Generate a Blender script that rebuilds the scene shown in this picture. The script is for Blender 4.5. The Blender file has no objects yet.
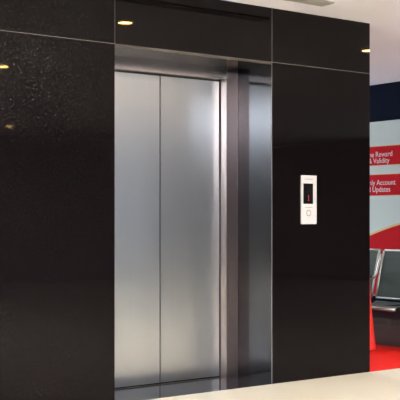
import bpy, bmesh, math
from mathutils import Vector, Matrix
C = bpy.context.scene
COL = C.collection
R = math.radians

# ---------------------------------------------------------------- materials
def mat(name, color, rough=0.5, metal=0.0, spec=0.5, emis=None, estr=0, coat=0.0):
    m = bpy.data.materials.new(name); m.use_nodes = True
    b = m.node_tree.nodes['Principled BSDF']
    b.inputs['Base Color'].default_value = (*color, 1)
    b.inputs['Roughness'].default_value = rough
    b.inputs['Metallic'].default_value = metal
    b.inputs['Specular IOR Level'].default_value = spec
    if coat: b.inputs['Coat Weight'].default_value = coat
    if emis:
        b.inputs['Emission Color'].default_value = (*emis, 1)
        b.inputs['Emission Strength'].default_value = estr
    return m

def nodes(m):
    nt = m.node_tree
    return nt, nt.nodes, nt.links, nt.nodes['Principled BSDF']

def noisy(m, c1, c2, scale=5, detail=4, lo=0.35, hi=0.65, stretch=(1, 1, 1), rough=None, bump=0):
    nt, N, L, b = nodes(m)
    tc = N.new('ShaderNodeTexCoord'); mp = N.new('ShaderNodeMapping')
    mp.inputs['Scale'].default_value = stretch
    nz = N.new('ShaderNodeTexNoise'); nz.inputs['Scale'].default_value = scale; nz.inputs['Detail'].default_value = detail
    cr = N.new('ShaderNodeValToRGB')
    cr.color_ramp.elements[0].position = lo; cr.color_ramp.elements[1].position = hi
    cr.color_ramp.elements[0].color = (*c1, 1); cr.color_ramp.elements[1].color = (*c2, 1)
    L.new(tc.outputs['Object'], mp.inputs['Vector']); L.new(mp.outputs[0], nz.inputs['Vector'])
    L.new(nz.outputs['Fac'], cr.inputs['Fac']); L.new(cr.outputs['Color'], b.inputs['Base Color'])
    if rough:
        mr = N.new('ShaderNodeMapRange'); mr.inputs['To Min'].default_value = rough[0]; mr.inputs['To Max'].default_value = rough[1]
        L.new(nz.outputs['Fac'], mr.inputs['Value']); L.new(mr.outputs[0], b.inputs['Roughness'])
    if bump:
        bp = N.new('ShaderNodeBump'); bp.inputs['Strength'].default_value = bump; bp.inputs['Distance'].default_value = 0.002
        L.new(nz.outputs['Fac'], bp.inputs['Height']); L.new(bp.outputs[0], b.inputs['Normal'])
    return m

granite = noisy(mat('black_granite', (0.012, 0.01, 0.01), 0.03, spec=0.13),
                (0.0022, 0.0016, 0.0018), (0.0062, 0.004, 0.0045), scale=130, detail=6, lo=0.3, hi=0.8)
granite_return = noisy(mat('black_granite_polished', (0.012, 0.01, 0.01), 0.1, spec=0.5),
                (0.006, 0.0055, 0.006), (0.02, 0.016, 0.017), scale=220, detail=3, lo=0.45, hi=0.72)
granite_floor = noisy(mat('dark_granite_floor', (0.02, 0.017, 0.018), 0.1, spec=0.5),
                      (0.009, 0.008, 0.009), (0.03, 0.024, 0.026), scale=150, detail=3, lo=0.4, hi=0.75)
grout = mat('grey_joint', (0.13, 0.115, 0.115), 0.5)
joint_edge = mat('soffit_edge_grey', (0.05, 0.042, 0.042), 0.6)
core_m = mat('wall_core', (0.05, 0.05, 0.05), 0.9)
cream = noisy(mat('cream_floor', (0.78, 0.68, 0.5), 0.35), (0.52, 0.465, 0.355), (0.555, 0.5, 0.39), scale=3, detail=3, rough=(0.3, 0.45))
brown = noisy(mat('brown_floor', (0.05, 0.035, 0.03), 0.3, spec=0.2), (0.032, 0.017, 0.012), (0.065, 0.036, 0.026), scale=3, stretch=(1, 8, 1), rough=(0.65, 0.75))
ceil_m = noisy(mat('pink_white_ceiling', (0.8, 0.72, 0.69), 0.9), (0.88, 0.84, 0.88), (0.9, 0.86, 0.9), scale=1.5, detail=2)
navy = mat('navy_wall', (0.003, 0.006, 0.017), 0.8, spec=0.05)
lobbyw = noisy(mat('lobby_wall', (0.42, 0.43, 0.46), 0.8), (0.10, 0.105, 0.12), (0.13, 0.135, 0.15), scale=2)
lobbyb = noisy(mat('lobby_back_wall', (0.42, 0.43, 0.46), 0.8), (0.19, 0.195, 0.215), (0.22, 0.225, 0.24), scale=2)
carpet_m = noisy(mat('red_carpet', (0.8, 0.03, 0.015), 0.95, spec=0.1), (0.50, 0.008, 0.004), (0.58, 0.013, 0.007), scale=60, bump=0.6)

def brushed(name, color, rough, aniso, tan=(1, 0, 0), streak=0.05):
    m = mat(name, color, rough, 1.0)
    nt, N, L, b = nodes(m)
    b.inputs['Anisotropic'].default_value = aniso
    cv = N.new('ShaderNodeCombineXYZ')
    for i in range(3): cv.inputs[i].default_value = tan[i]
    L.new(cv.outputs[0], b.inputs['Tangent'])
    tc = N.new('ShaderNodeTexCoord'); mp = N.new('ShaderNodeMapping')
    mp.inputs['Scale'].default_value = (160, 160, 0.7)
    nz = N.new('ShaderNodeTexNoise'); nz.inputs['Scale'].default_value = 1.0; nz.inputs['Detail'].default_value = 5
    mr = N.new('ShaderNodeMapRange'); mr.inputs['To Min'].default_value = 1 - streak; mr.inputs['To Max'].default_value = 1 + streak
    mx = N.new('ShaderNodeMix'); mx.data_type = 'RGBA'; mx.blend_type = 'MULTIPLY'; mx.inputs[0].default_value = 1
    mx.inputs[6].default_value = (*color, 1)
    L.new(tc.outputs['Object'], mp.inputs[0]); L.new(mp.outputs[0], nz.inputs['Vector'])
    L.new(nz.outputs['Fac'], mr.inputs['Value']); L.new(mr.outputs[0], mx.inputs[7]); L.new(mx.outputs[2], b.inputs['Base Color'])
    return m
steel = brushed('brushed_door_steel', (0.53, 0.55, 0.585), 0.28, 0.8)
frame_steel = brushed('brown_tinted_frame_steel', (0.25, 0.2, 0.205), 0.3, 0.75)
header_steel = brushed('header_steel', (0.7, 0.64, 0.65), 0.25, 0.75)
reveal_steel = brushed('reveal_steel', (0.4, 0.33, 0.30), 0.3, 0.6, tan=(0, 1, 0))
plate_steel = mat('satin_faceplate', (0.6, 0.565, 0.55), 0.4, 0.25)
chrome = mat('chrome', (0.75, 0.73, 0.72), 0.15, 1.0)
dark_gap = mat('dark_gap', (0.01, 0.01, 0.01), 0.6)
black_glass = mat('display_glass', (0.004, 0.004, 0.005), 0.12)
red_led = mat('red_led', (0.3, 0.01, 0.01), 0.5, emis=(1, 0.03, 0.05), estr=0.1)
grey_print = mat('grey_engraving', (0.25, 0.23, 0.23), 0.5)
vent_m = mat('grey_vent_metal', (0.33, 0.3, 0.26), 0.6)
vent_dark = mat('vent_inside', (0.12, 0.11, 0.1), 0.8)
lamp_ring = mat('lamp_trim', (0.5, 0.42, 0.3), 0.4)
warm_lens = mat('warm_lamp_lens', (1, 0.8, 0.5), 0.5, emis=(1.0, 0.62, 0.2), estr=260)
white_print = mat('white_lettering', (0.68, 0.62, 0.62), 0.8)
board = mat('pale_grey_board', (0.50, 0.575, 0.54), 0.8, spec=0.2)
red_print = mat('red_print', (0.45, 0.010, 0.016), 0.9, spec=0.1)
gold_print = mat('gold_rim_print', (0.6, 0.42, 0.16), 0.6)
red_plastic = mat('red_plastic', (0.85, 0.04, 0.03), 0.5)
black_paint = mat('black_metal', (0.012, 0.012, 0.014), 0.4)
frame_white = mat('white_frame', (0.7, 0.7, 0.7), 0.5)
fill_pane_m = mat('lobby_fill_pane', (0.8, 0.85, 0.9), 0.3, emis=(0.78, 0.88, 1.0), estr=2.2)  # glow of the added lobby window, lights doors and ceiling
fill_pane2_m = mat('waiting_fill_pane', (0.8, 0.85, 0.9), 0.3, emis=(0.85, 0.9, 1.0), estr=4.5)  # glow of the added window that brightens the waiting area
panel_lens = mat('light_panel_diffuser', (0.8, 0.85, 0.9), 0.3, emis=(0.86, 0.92, 1.0), estr=400)

def perforated():
    m = mat('perforated_steel', (0.28, 0.3, 0.28), 0.42, 0.6)
    nt, N, L, b = nodes(m)
    tc = N.new('ShaderNodeTexCoord'); sp = N.new('ShaderNodeSeparateXYZ'); L.new(tc.outputs['Object'], sp.inputs[0])
    def sn(out, k, add=None):
        a = N.new('ShaderNodeMath'); a.operation = 'MULTIPLY'; a.inputs[1].default_value = k; L.new(out, a.inputs[0])
        s = N.new('ShaderNodeMath'); s.operation = 'SINE'; L.new(a.outputs[0], s.inputs[0]); return s.outputs[0]
    s1 = sn(sp.outputs['Y'], 420)
    ad = N.new('ShaderNodeMath'); ad.operation = 'ADD'; L.new(sp.outputs['X'], ad.inputs[0]); L.new(sp.outputs['Z'], ad.inputs[1])
    s2 = sn(ad.outputs[0], 420)
    p = N.new('ShaderNodeMath'); p.operation = 'MULTIPLY'; L.new(s1, p.inputs[0]); L.new(s2, p.inputs[1])
    cr = N.new('ShaderNodeValToRGB'); cr.color_ramp.elements[0].position = 0.3; cr.color_ramp.elements[1].position = 0.4
    cr.color_ramp.elements[0].color = (0.075, 0.095, 0.078, 1); cr.color_ramp.elements[1].color = (0.02, 0.022, 0.02, 1)
    L.new(p.outputs[0], cr.inputs[0]); L.new(cr.outputs[0], b.inputs['Base Color'])
    return m
perf = perforated()
seat_rim = mat('seat_rim_steel', (0.32, 0.33, 0.30), 0.35, 0.7)

# ---------------------------------------------------------------- helpers
def link(o, parent=None):
    COL.objects.link(o)
    if parent: o.parent = parent
    return o
def mesh(name, bm, m, parent=None, smooth=False):
    me = bpy.data.meshes.new(name); bmesh.ops.recalc_face_normals(bm, faces=bm.faces)
    bm.to_mesh(me); bm.free()
    for k in (m if isinstance(m, (list, tuple)) else [m]): me.materials.append(k)
    if smooth:
        for p in me.polygons: p.use_smooth = True
    return link(bpy.data.objects.new(name, me), parent)
def add_box(bm, x0, x1, y0, y1, z0, z1, bev=0.0):
    r = bmesh.ops.create_cube(bm, size=1)
    bmesh.ops.scale(bm, vec=(x1-x0, y1-y0, z1-z0), verts=r['verts'])
    bmesh.ops.translate(bm, vec=((x0+x1)/2, (y0+y1)/2, (z0+z1)/2), verts=r['verts'])
    if bev:
        es = list({e for v in r['verts'] for e in v.link_edges})
        bmesh.ops.bevel(bm, geom=es, offset=bev, segments=2, affect='EDGES')
def box(name, m, x0, x1, y0, y1, z0, z1, parent=None, bev=0.0):
    bm = bmesh.new(); add_box(bm, x0, x1, y0, y1, z0, z1, bev)
    return mesh(name, bm, m, parent)
def add_tube(bm, pts, r, seg=10):
    pts = [Vector(p) for p in pts]; rings = []
    for i, p in enumerate(pts):
        d = (pts[min(i+1, len(pts)-1)] - pts[max(i-1, 0)]).normalized()
        a = d.cross(Vector((0, 1, 0)) if abs(d.y) < 0.9 else Vector((1, 0, 0))).normalized(); b = d.cross(a)
        rings.append([bm.verts.new(p + r*(math.cos(t)*a + math.sin(t)*b)) for t in [2*math.pi*k/seg for k in range(seg)]])
    for A, B in zip(rings, rings[1:]):
        for k in range(seg): bm.faces.new((A[k], A[(k+1) % seg], B[(k+1) % seg], B[k]))
    bm.faces.new(rings[0]); bm.faces.new(rings[-1])
def add_lathe(bm, prof, c, axis='Z', seg=32, loop=False):
    rings = []
    for r, h in prof:
        ring = []
        for k in range(seg):
            t = 2*math.pi*k/seg
            if axis == 'Z': v = (c[0]+r*math.cos(t), c[1]+r*math.sin(t), c[2]+h)
            else: v = (c[0]+r*math.cos(t), c[1]-h, c[2]+r*math.sin(t))
            ring.append(bm.verts.new(v))
        rings.append(ring)
    for A, B in zip(rings, rings[1:] + ([rings[0]] if loop else [])):
        for k in range(seg): bm.faces.new((A[k], A[(k+1) % seg], B[(k+1) % seg], B[k]))
    if not loop: bm.faces.new(rings[0]); bm.faces.new(rings[-1])
def empty(name, loc=(0, 0, 0)):
    o = bpy.data.objects.new(name, None); o.location = loc; o.empty_display_size = 0.1
    return link(o)
def tag(o, label=None, cat=None, group=None, kind=None):
    if label: o['label'] = label
    if cat: o['category'] = cat
    if group: o['group'] = group
    if kind: o['kind'] = kind
    return o
def struct(o, label=None):
    o['kind'] = 'structure'
    if label: o['label'] = label
    return o
def text(name, s, size, loc, rot, m, parent, align='RIGHT', off=0.0, ext=0.001):
    c = bpy.data.curves.new(name, 'FONT'); c.body = s; c.size = size; c.align_x = align; c.offset = off; c.extrude = ext
    c.materials.append(m)
    t = bpy.data.objects.new('t', c); COL.objects.link(t)
    me = bpy.data.meshes.new_from_object(t.evaluated_get(bpy.context.evaluated_depsgraph_get()))
    bpy.data.objects.remove(t)
    o = bpy.data.objects.new(name, me); o.location = loc; o.rotation_euler = rot
    return link(o, parent)

OL = -1.2565                # left edge of the lift recess; its right edge is x = 0
ZJ, ZC, WE = 2.2, 2.57, 0.944   # joint height, ceiling height, right end of the granite wall
YB = 0.373                 # depth of the granite recess

# ---------------------------------------------------------------- room shell
struct(box('floor', cream, -7, 9, -11, 0, -0.1, 0), 'cream polished floor of the lobby')
struct(box('floor.001', brown, WE, 9, 0, 5, -0.1, 0), 'dark brown floor under the waiting bench')
struct(box('floor.002', granite_floor, OL, 0, 0, 1.2, -0.1, 0), 'dark polished granite floor of the elevator recess')
struct(box('ceiling', ceil_m, -7, 9, -11, 5, ZC, ZC+0.1), 'pale pinkish white ceiling')

wf = struct(empty('wall_front'), 'black polished granite wall right of the elevator')
wfl = struct(empty('wall_front.001'), 'black polished granite wall left of the elevator')
wft = struct(empty('wall_front.002'), 'black polished granite wall above the elevator')
g = 0.0018
box('wall_core', core_m, -7, OL-0.03, 0.03, 2, 0, ZC, wfl)
box('wall_core', core_m, 0.03, WE-0.03, 0.03, 2, 0, ZC, wf)
box('wall_core', core_m, OL-0.028, 0.028, 0.03, 1.2, ZJ+0.03, ZC, wft)
struct(box('wall_shaft', core_m, OL-0.028, 0.028, 1.2, 2, 0, ZC))
box('granite_panel', granite, -7, OL-g, 0, 0.03, 0, ZJ-g, wfl)
box('granite_panel', granite, -7, OL-g, 0, 0.03, ZJ+g, ZC, wfl)
box('granite_panel', granite, OL+g, -g, 0, 0.03, ZJ+g, ZC, wft)
box('granite_panel', granite, g, WE, 0, 0.03, ZJ+g, ZC, wf)
box('granite_panel', granite, g, WE, 0, 0.03, 0, ZJ-g, wf)
box('granite_panel', granite, WE-0.03, WE, 0.03, 2, 0, ZC, wf)
box('return_panel', granite_return, 0, 0.028, 0.032, 0.47, 0, ZJ, wf)
box('return_panel', granite_return, OL-0.028, OL, 0.03, 0.47, 0, ZJ, wfl)
box('soffit_panel', granite_return, OL+0.0005, -0.0005, 0.012, 0.47, ZJ-0.002, ZJ+0.028, wft)
box('return_edge', granite_return, 0, g, 0.003, 0.0319, 0, ZJ, wf)
box('joint_strip', grout, -0.002, g, 0.0, 0.003, 0, ZC, wf)
box('joint_strip', grout, OL-g, OL+g, 0.0005, 0.03, ZJ+g, ZC, wfl)
box('joint_strip', grout, -7, OL-g, 0.0005, 0.03, ZJ-g, ZJ+g, wfl)
box('joint_strip', grout, g, WE, 0.0005, 0.03, ZJ-g, ZJ+g, wf)
box('soffit_edge', joint_edge, OL, -g, -0.001, 0.012, ZJ-0.014, ZJ+g, wft)

struct(box('wall_right', navy, 3.53, 3.65, -0.5, 5, 0, ZC), 'dark navy wall behind the waiting bench')
struct(box('wall_side', lobbyw, 3.65, 9, -0.5, -0.4, 0, ZC))
struct(box('wall_back', lobbyb, -7, 9, -11.1, -11, 0, ZC))
struct(box('wall_left', navy, -7.1, -7, -11, 0.03, 0, ZC))
# two unseen, glowing windows are added to light the scene: the right end of the lobby, and the far end of the waiting area
def fill_window_wall(wname, nname, axis, a0, a1, c0, c1, Y0, Y1, Z0, Z1, pm):
    def bb(bm, u0, u1, v0, v1, z0, z1):
        add_box(bm, *((u0, u1, v0, v1) if axis == 'x' else (v0, v1, u0, u1)), z0, z1)
    wl = struct(empty(wname)); bm = bmesh.new()
    bb(bm, c0, c1, a0, a1, 0, Z0); bb(bm, c0, c1, a0, a1, Z1, ZC); bb(bm, c0, c1, a0, Y0, Z0, Z1); bb(bm, c0, c1, Y1, a1, Z0, Z1)
    mesh('wall_masonry', bm, lobbyw, wl)
    wn = struct(empty(nname)); bm = bmesh.new(); m = (c0+c1)/2
    bb(bm, m-0.01, m+0.01, Y0+0.04, Y1-0.04, Z0+0.04, Z1-0.04); mesh('fill_pane', bm, pm, wn)
    bm = bmesh.new(); bb(bm, m-0.03, m+0.03, Y0, Y1, Z0, Z0+0.04); bb(bm, m-0.03, m+0.03, Y0, Y1, Z1-0.04, Z1)
    n = max(2, round((Y1-Y0)/1.5))
    for k in range(n+1):
        y = Y0 + k*(Y1-0.04-Y0)/n; bb(bm, m-0.03, m+0.03, y, y+0.04, Z0+0.04, Z1-0.04)
    mesh('fill_window_frame', bm, frame_white, wn)
fill_window_wall('wall_far_right', 'fill_window_1', 'x', -11, -0.5, 9, 9.1, -7.0, -0.8, 0.3, 2.4, fill_pane_m)
fill_window_wall('wall_end', 'fill_window_2', 'y', WE, 3.53, 5, 5.1, 1.2, 3.4, 0.3, 2.4, fill_pane2_m)

# ---------------------------------------------------------------- elevator entrance
ev = empty('elevator_entrance', (-0.631, 0.45, 0))
tag(ev, 'closed two-panel brushed stainless steel elevator doors set in the black granite recess', 'elevator')
def E(o):
    o.parent = ev; o.matrix_parent_inverse = Matrix.Translation(ev.location).inverted(); return o
XL, XR, XM = OL+0.1, -0.1, -0.618
for a, b in ((XL-0.05, XM-0.004), (XM+0.004, XR+0.05)):
    E(box('door_panel', steel, a, b, 0.45, 0.48, 0.010, 2.16, bev=0.0015))
E(box('door_seam', dark_gap, XM-0.0039, XM+0.0039, 0.456, 0.478, 0.014, 2.15))
j = E(box('door_jamb', frame_steel, XR, -0.0005, YB, 0.448, 0.0, ZJ-0.002, bev=0.001)); j['label'] = 'brownish steel frame upright at the right'
E(box('door_jamb', frame_steel, OL+0.0005, XL, YB, 0.448, 0.0, ZJ-0.002, bev=0.001))
E(box('jamb_reveal', reveal_steel, XR-0.0035, XR-0.0002, YB+0.001, 0.448, 0.0, 2.113))
E(box('jamb_reveal', reveal_steel, XL+0.0002, XL+0.0035, YB+0.001, 0.448, 0.0, 2.113))
E(box('header', header_steel, XL+0.0002, XR-0.0002, YB, 0.448, 2.115, ZJ-0.002, bev=0.001))
E(box('sill', reveal_steel, XL+0.004, XR-0.004, 0.425, 0.448, 0.0005, 0.003))
bm = bmesh.new(); add_box(bm, XR-0.0095, XR-0.0037, 0.443, 0.4495, 0.004, 2.105); add_box(bm, XL+0.004, XR-0.0037, 0.443, 0.4495, 2.1051, 2.1145)
E(mesh('gap_shade', bm, dark_gap))  # dark strips put in as the shade beside the door and under the header

# ---------------------------------------------------------------- call panel
cp = empty('call_panel', (0.341, 0, 1.265))
tag(cp, 'slim satin steel elevator call panel with black display, fixed to the black granite wall', 'call panel')
def P(o, par=cp):
    o.parent = par; o.matrix_parent_inverse = par.matrix_world.inverted() if par is not cp else Matrix.Translation(cp.location).inverted(); return o
P(box('faceplate', plate_steel, 0.2605, 0.404, -0.012, 0.0008, 1.092, 1.434, bev=0.002))
dp = P(box('display', black_glass, 0.276, 0.367, -0.0135, -0.0118, 1.234, 1.377, bev=0.0008)); dp['label'] = 'black display window with a small red figure 1'
bm = bmesh.new()                                                     # the dim red figure 1
add_box(bm, 0.321, 0.326, -0.0143, -0.0136, 1.260, 1.296); add_box(bm, 0.316, 0.321, -0.0143, -0.0136, 1.288, 1.292)
add_box(bm, 0.316, 0.331, -0.0143, -0.0136, 1.256, 1.260)
mesh('digit', bm, red_led, dp)
bm = bmesh.new(); add_lathe(bm, [(0.023, 0), (0.023, 0.002), (0.0215, 0.003), (0.018, 0.003), (0.017, 0.002), (0.017, 0.0)], (0.326, -0.0122, 1.17), 'Y', loop=True)
br = P(mesh('button_ring', bm, grey_print, smooth=False))
bm = bmesh.new(); add_lathe(bm, [(0.0155, 0), (0.0155, 0.003), (0.014, 0.0045)], (0.326, -0.0122, 1.17), 'Y')
P(mesh('button', bm, plate_steel))
P(box('engraved_line', grey_print, 0.290, 0.360, -0.0126, -0.0119, 1.2075, 1.2115))
bm = bmesh.new()
for k in range(9):
    x = 0.290 + k*0.0085; add_box(bm, x, x+0.0055, -0.0126, -0.0119, 1.405, 1.4095 + 0.001*(k % 2))
P(mesh('engraved_line', bm, grey_print))

# ---------------------------------------------------------------- ceiling fittings
vt = empty('air_vent', (-0.4, -0.33, ZC)); tag(vt, 'long narrow grey slot vent in the pale ceiling just in front of the elevator wall', 'air vent')
def V(o): o.parent = vt; o.matrix_parent_inverse = Matrix.Translation(vt.location).inverted(); return o
bm = bmesh.new()
vx0, vx1, vy0, vy1 = -1.0, 0.208, -0.395, -0.272
for a in ((vx0, vx1, vy0, vy0+0.018), (vx0, vx1, vy1-0.018, vy1), (vx0, vx0+0.02, vy0+0.018, vy1-0.018), (vx1-0.02, vx1, vy0+0.018, vy1-0.018)):
    add_box(bm, *a, ZC-0.010, ZC-0.0005)
V(mesh('frame', bm, vent_m))
V(box('backing', vent_dark, vx0+0.02, vx1-0.02, vy0+0.018, vy1-0.018, ZC-0.003, ZC-0.0005))
bm = bmesh.new()
for k in range(4):
    y = vy0+0.022 + k*0.021; add_box(bm, vx0+0.021, vx1-0.021, y, y+0.015, ZC-0.009, ZC-0.004)
V(mesh('slats', bm, vent_m))

dl = empty('downlight', (0, 0, ZC)); tag(dl, 'x', 'downlight', 'warm recessed ceiling downlights')
bm = bmesh.new(); add_lathe(bm, [(0.052, -0.001), (0.078, -0.001), (0.078, -0.006), (0.055, -0.009), (0.052, -0.006)], (0, 0, 0), loop=True)
mesh('trim_ring', bm, lamp_ring, dl)
bm = bmesh.new(); add_lathe(bm, [(0.051, -0.001), (0.051, -0.004)], (0, 0, 0)); mesh('lens', bm, warm_lens, dl)
spots = [(-0.304, -3.556, 'warm ceiling downlight whose glow shows at the left edge of the granite'),
         (2.565, -9.318, 'farthest warm ceiling downlight, mirrored lowest in the left granite panel'),
         (-0.541, -1.021, 'warm ceiling downlight mirrored above the elevator doors'),
         (1.802, -0.857, 'warm ceiling downlight mirrored at the right end of the granite wall')]
LP = [(-4.9, -5.9, 'square white ceiling light panel, left of the pair nearest the lobby middle'),
      (-3.7, -5.9, 'square white ceiling light panel, right of the pair nearest the lobby middle'),
      (-4.9, -4.6, 'square white ceiling light panel, left of the pair nearer the elevator'),
      (-3.7, -4.6, 'square white ceiling light panel, right of the pair nearer the elevator')]
def spot(name, x, y, e, size=R(130), col=(0.84, 0.91, 1.0)):
    l = bpy.data.lights.new(name, 'SPOT'); l.energy = e; l.spot_size = size; l.spot_blend = 0.9; l.color = col; l.shadow_soft_size = 0.05
    o = bpy.data.objects.new(name, l); o.location = (x, y, ZC-0.03); link(o)
for i, (x, y, lb) in enumerate(spots):
    if i == 0: r = dl
    else:
        r = dl.copy(); COL.objects.link(r)
        for ch in list(dl.children):
            c = ch.copy(); COL.objects.link(c); c.parent = r
    r.location = (x, y, ZC); r['label'] = lb
    spot('downlight_beam', x, y, (85, 80, 40, 85)[i])
# ceiling light panels over the place the photographer stands
lp = empty('ceiling_light_panel'); tag(lp, 'x', 'ceiling light', 'square ceiling light panels over the lobby')
bm = bmesh.new()
for a in ((-0.3, 0.3, -0.3, -0.27), (-0.3, 0.3, 0.27, 0.3), (-0.3, -0.27, -0.27, 0.27), (0.27, 0.3, -0.27, 0.27)): add_box(bm, *a, -0.014, -0.0005)
mesh('frame', bm, frame_white, lp)
box('diffuser', panel_lens, -0.27, 0.27, -0.27, 0.27, -0.009, -0.0005, lp)
for i, (x, y, lb) in enumerate(LP):
    if i == 0: r = lp
    else:
        r = lp.copy(); COL.objects.link(r)
        for ch in list(lp.children):
            c = ch.copy(); COL.objects.link(c); c.parent = r
    r.location = (x, y, ZC); r['label'] = lb
spot('waiting_fill', 2.0, 3.4, 45); spot('waiting_fill', 1.3, 1.4, 45)  # unseen fill lights added to brighten the waiting area
# rows of unseen fill lights added to the lobby, further back and left, out of the granite's mirror view
for x in (-2.6, -4.6, -6.2):
    for y in (-1.4, -3.6, -6.0, -8.6): spot('lobby_fill', x, y, 12)

# ---------------------------------------------------------------- waiting area on the right
struct(box('baseboard_right', brown, 3.512, 3.5298, -0.5, 5, 0, 0.085), 'dark brown base strip of the navy wall')
cpt = box('carpet', carpet_m, WE+0.001, 2.165, 0.0, 1.9, 0.0005, 0.005)
tag(cpt, 'bright red carpet on the floor beyond the granite wall', 'carpet')

pb = empty('wall_poster', (3.53, 1.8, 1.1)); tag(pb, 'pale grey board printed with red bands and white lettering, on the navy wall', 'wall poster')
def B(o): o.parent = pb; o.matrix_parent_inverse = Matrix.Translation(pb.location).inverted(); return o
B(box('board', board, 3.505, 3.5295, 0.5, 3.3, 0.3, 2.168))
for z0, z1 in ((1.700, 1.900), (1.377, 1.598)):
    B(box('red_band', red_print, 3.5025, 3.5048, 0.6, 3.2, z0, z1))
    B(box('band_rim', gold_print, 3.5035, 3.5049, 0.6, 3.2, z0-0.006, z1+0.006))
def curve_z(y):                                                     # rises towards the near side
    t = (2.519 - y)/0.434
    return 0.935 + 0.15*t - 0.025*t*t if t > 0 else 0.935 + 0.12*t
def swoosh(top, thick, x0, x1):
    bm = bmesh.new(); ys = [3.28 - k*(3.28-0.52)/40 for k in range(41)]
    f0 = [bm.verts.new((x0, y, curve_z(y)+top)) for y in ys]; g0 = [bm.verts.new((x0, y, (0.31 if thick is None else curve_z(y)+top-thick))) for y in ys]
    faces = [bm.faces.new((f0[k], f0[k+1], g0[k+1], g0[k])) for k in range(40)]
    r = bmesh.ops.extrude_face_region(bm, geom=faces)
    bmesh.ops.translate(bm, vec=(x1-x0, 0, 0), verts=[v for v in r['geom'] if isinstance(v, bmesh.types.BMVert)])
    return bm
B(mesh('red_swoosh', swoosh(0, None, 3.5025, 3.5048), red_print))
B(mesh('gold_swoosh', swoosh(0.022, 0.022, 3.5025, 3.5048), gold_print))
rt = (R(90), 0, R(-90))
for s, y, z in (('Time Reward', 2.165, 1.790), ('& Validity', 2.21, 1.722), ('Monthly Account', 2.125, 1.488), ('and Updates', 2.195, 1.415)):
    B(text('lettering', s, 0.079, (3.5022, y, z), rt, white_print, None, off=0.0002, ext=0.0004))

bench = empty('waiting_bench', (2.25, 1.07, 0)); BD = 0.06; tag(bench, 'perforated grey steel waiting bench with chrome armrests, in front of the printed board', 'bench')
def W(o, par=None):
    o.parent = par or bench
    o.matrix_parent_inverse = Matrix.Translation(bench.location).inverted() @ Matrix.Translation((0, BD, 0))
    return o
def profile_slab(prof, y0, y1, th, bulge=0.0):
    bm = bmesh.new(); pr = [Vector((x, 0, z)) for x, z in prof]; n = len(pr); rows = []
    for i, p in enumerate(pr):
        d = (pr[min(i+1, n-1)] - pr[max(i-1, 0)]).normalized(); nn = Vector((-d.z, 0, d.x))*th
        rows.append([bm.verts.new((p.x, y0, p.z)), bm.verts.new((p.x, y1, p.z)), bm.verts.new((p.x+nn.x, y1, p.z+nn.z)), bm.verts.new((p.x+nn.x, y0, p.z+nn.z))])
    for A, Bq in zip(rows, rows[1:]):
        for k in range(4): bm.faces.new((A[k], A[(k+1) % 4], Bq[(k+1) % 4], Bq[k]))
    bm.faces.new(rows[0]); bm.faces.new(rows[-1]); return bm
seat_prof = [(1.965, 0.335), (1.972, 0.362), (1.995, 0.375), (2.10, 0.366), (2.25, 0.352), (2.36, 0.352), (2.40, 0.372)]
back_prof = [(2.405, 0.40), (2.425, 0.50), (2.455, 0.64), (2.49, 0.77), (2.508, 0.822), (2.53, 0.835), (2.55, 0.825)]
for y0, y1 in ((-0.04, 0.57), (0.64, 1.28), (1.34, 1.96)):
    s = W(mesh('seat', profile_slab(seat_prof, y0, y1, -0.012), perf, smooth=False))
    b = W(mesh('backrest', profile_slab(back_prof, y0, y1, -0.012), perf))
    bm = bmesh.new()
    for yy in (y0, y1): add_tube(bm, [(x, yy, z) for x, z in back_prof[:-1]], 0.011)
    add_tube(bm, [(2.522, y0, 0.832), (2.522, (y0+y1)/2, 0.834), (2.522, y1, 0.832)], 0.013)
    add_tube(bm, [(2.405, y0, 0.40), (2.405, y1, 0.40)], 0.011)
    W(mesh('back_rim', bm, seat_rim, smooth=True))
    bm = bmesh.new(); add_tube(bm, [(1.968, y0, 0.35), (1.968, y1, 0.35)], 0.015)
    W(mesh('seat_rim', bm, seat_rim, smooth=True))
W(box('beam', black_paint, 2.14, 2.24, -0.03, 1.97, 0.245, 0.335, bev=0.004))
for y in (0.265, 0.96, 1.65):
    bm = bmesh.new(); add_box(bm, 2.05, 2.44, y-0.03, y+0.03, 0.335, 0.36); add_box(bm, 2.42, 2.44, y-0.03, y+0.03, 0.36, 0.6)
    W(mesh('seat_bracket', bm, black_paint))
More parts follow.
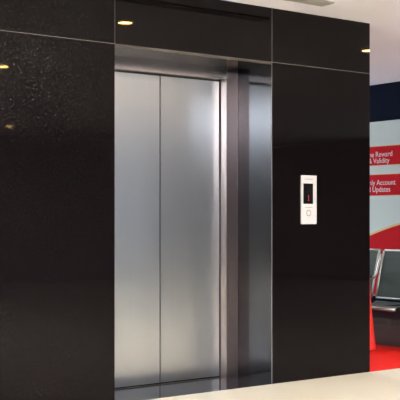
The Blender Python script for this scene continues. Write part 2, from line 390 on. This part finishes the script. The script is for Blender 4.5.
for y in (-0.07, 0.605, 1.31, 1.99):
    bm = bmesh.new()
    add_tube(bm, [(2.50, y, 0.80), (2.475, y, 0.72), (2.44, y, 0.62), (2.41, y, 0.59), (2.36, y, 0.578), (2.1, y, 0.575), (2.04, y, 0.565), (2.02, y, 0.53), (2.05, y, 0.42), (2.16, y, 0.32)], 0.014)
    a = W(mesh('armrest', bm, chrome, smooth=True))
    W(box('arm_pad', black_paint, 2.10, 2.36, y-0.025, y+0.025, 0.586, 0.606, bev=0.006))
for y in (0.33, 1.65):
    bm = bmesh.new()
    add_tube(bm, [(2.19, y, 0.25), (2.19, y, 0.06)], 0.025)
    add_tube(bm, [(1.98, y, 0.03), (2.05, y, 0.05), (2.19, y, 0.07), (2.33, y, 0.05), (2.42, y, 0.03)], 0.02)
    add_lathe(bm, [(0.028, 0.0052), (0.028, 0.03)], (1.98, y, 0), seg=16); add_lathe(bm, [(0.028, 0.0052), (0.028, 0.03)], (2.42, y, 0), seg=16)
    W(mesh('leg', bm, chrome, smooth=True))

cn = empty('cone_marker', (1.798, 0.945, 0.0052)); tag(cn, 'tall red cone marker on the red carpet, mostly hidden behind the granite wall edge', 'cone')
bm = bmesh.new(); add_lathe(bm, [(0.135, 0.0), (0.131, 0.02), (0.09, 0.42), (0.08, 0.65), (0.06, 0.73), (0.04, 0.745)], (0, 0, 0)); mesh('cone_body', bm, red_plastic, cn, smooth=True)

# ---------------------------------------------------------------- camera, world, view
cd = bpy.data.cameras.new('camera'); cd.sensor_width = 36; cd.lens = 1030/400*36; cd.shift_y = 18/400; cd.clip_end = 100
cam = bpy.data.objects.new('camera', cd); cam.location = (-4.568, -5.378, 1.135)
cam.rotation_euler = (R(90), 0, math.atan2(-0.5926, 0.8054)); link(cam); C.camera = cam
w = bpy.data.worlds.new('world'); C.world = w; w.use_nodes = True
w.node_tree.nodes['Background'].inputs[0].default_value = (0.8, 0.88, 1, 1); w.node_tree.nodes['Background'].inputs[1].default_value = 0.3
C.view_settings.view_transform = 'Standard'; C.view_settings.look = 'None'; C.view_settings.exposure = 0.72; C.view_settings.gamma = 1
C.cycles.max_bounces = 8; C.cycles.diffuse_bounces = 5; C.cycles.glossy_bounces = 6
C.cycles.use_denoising = True
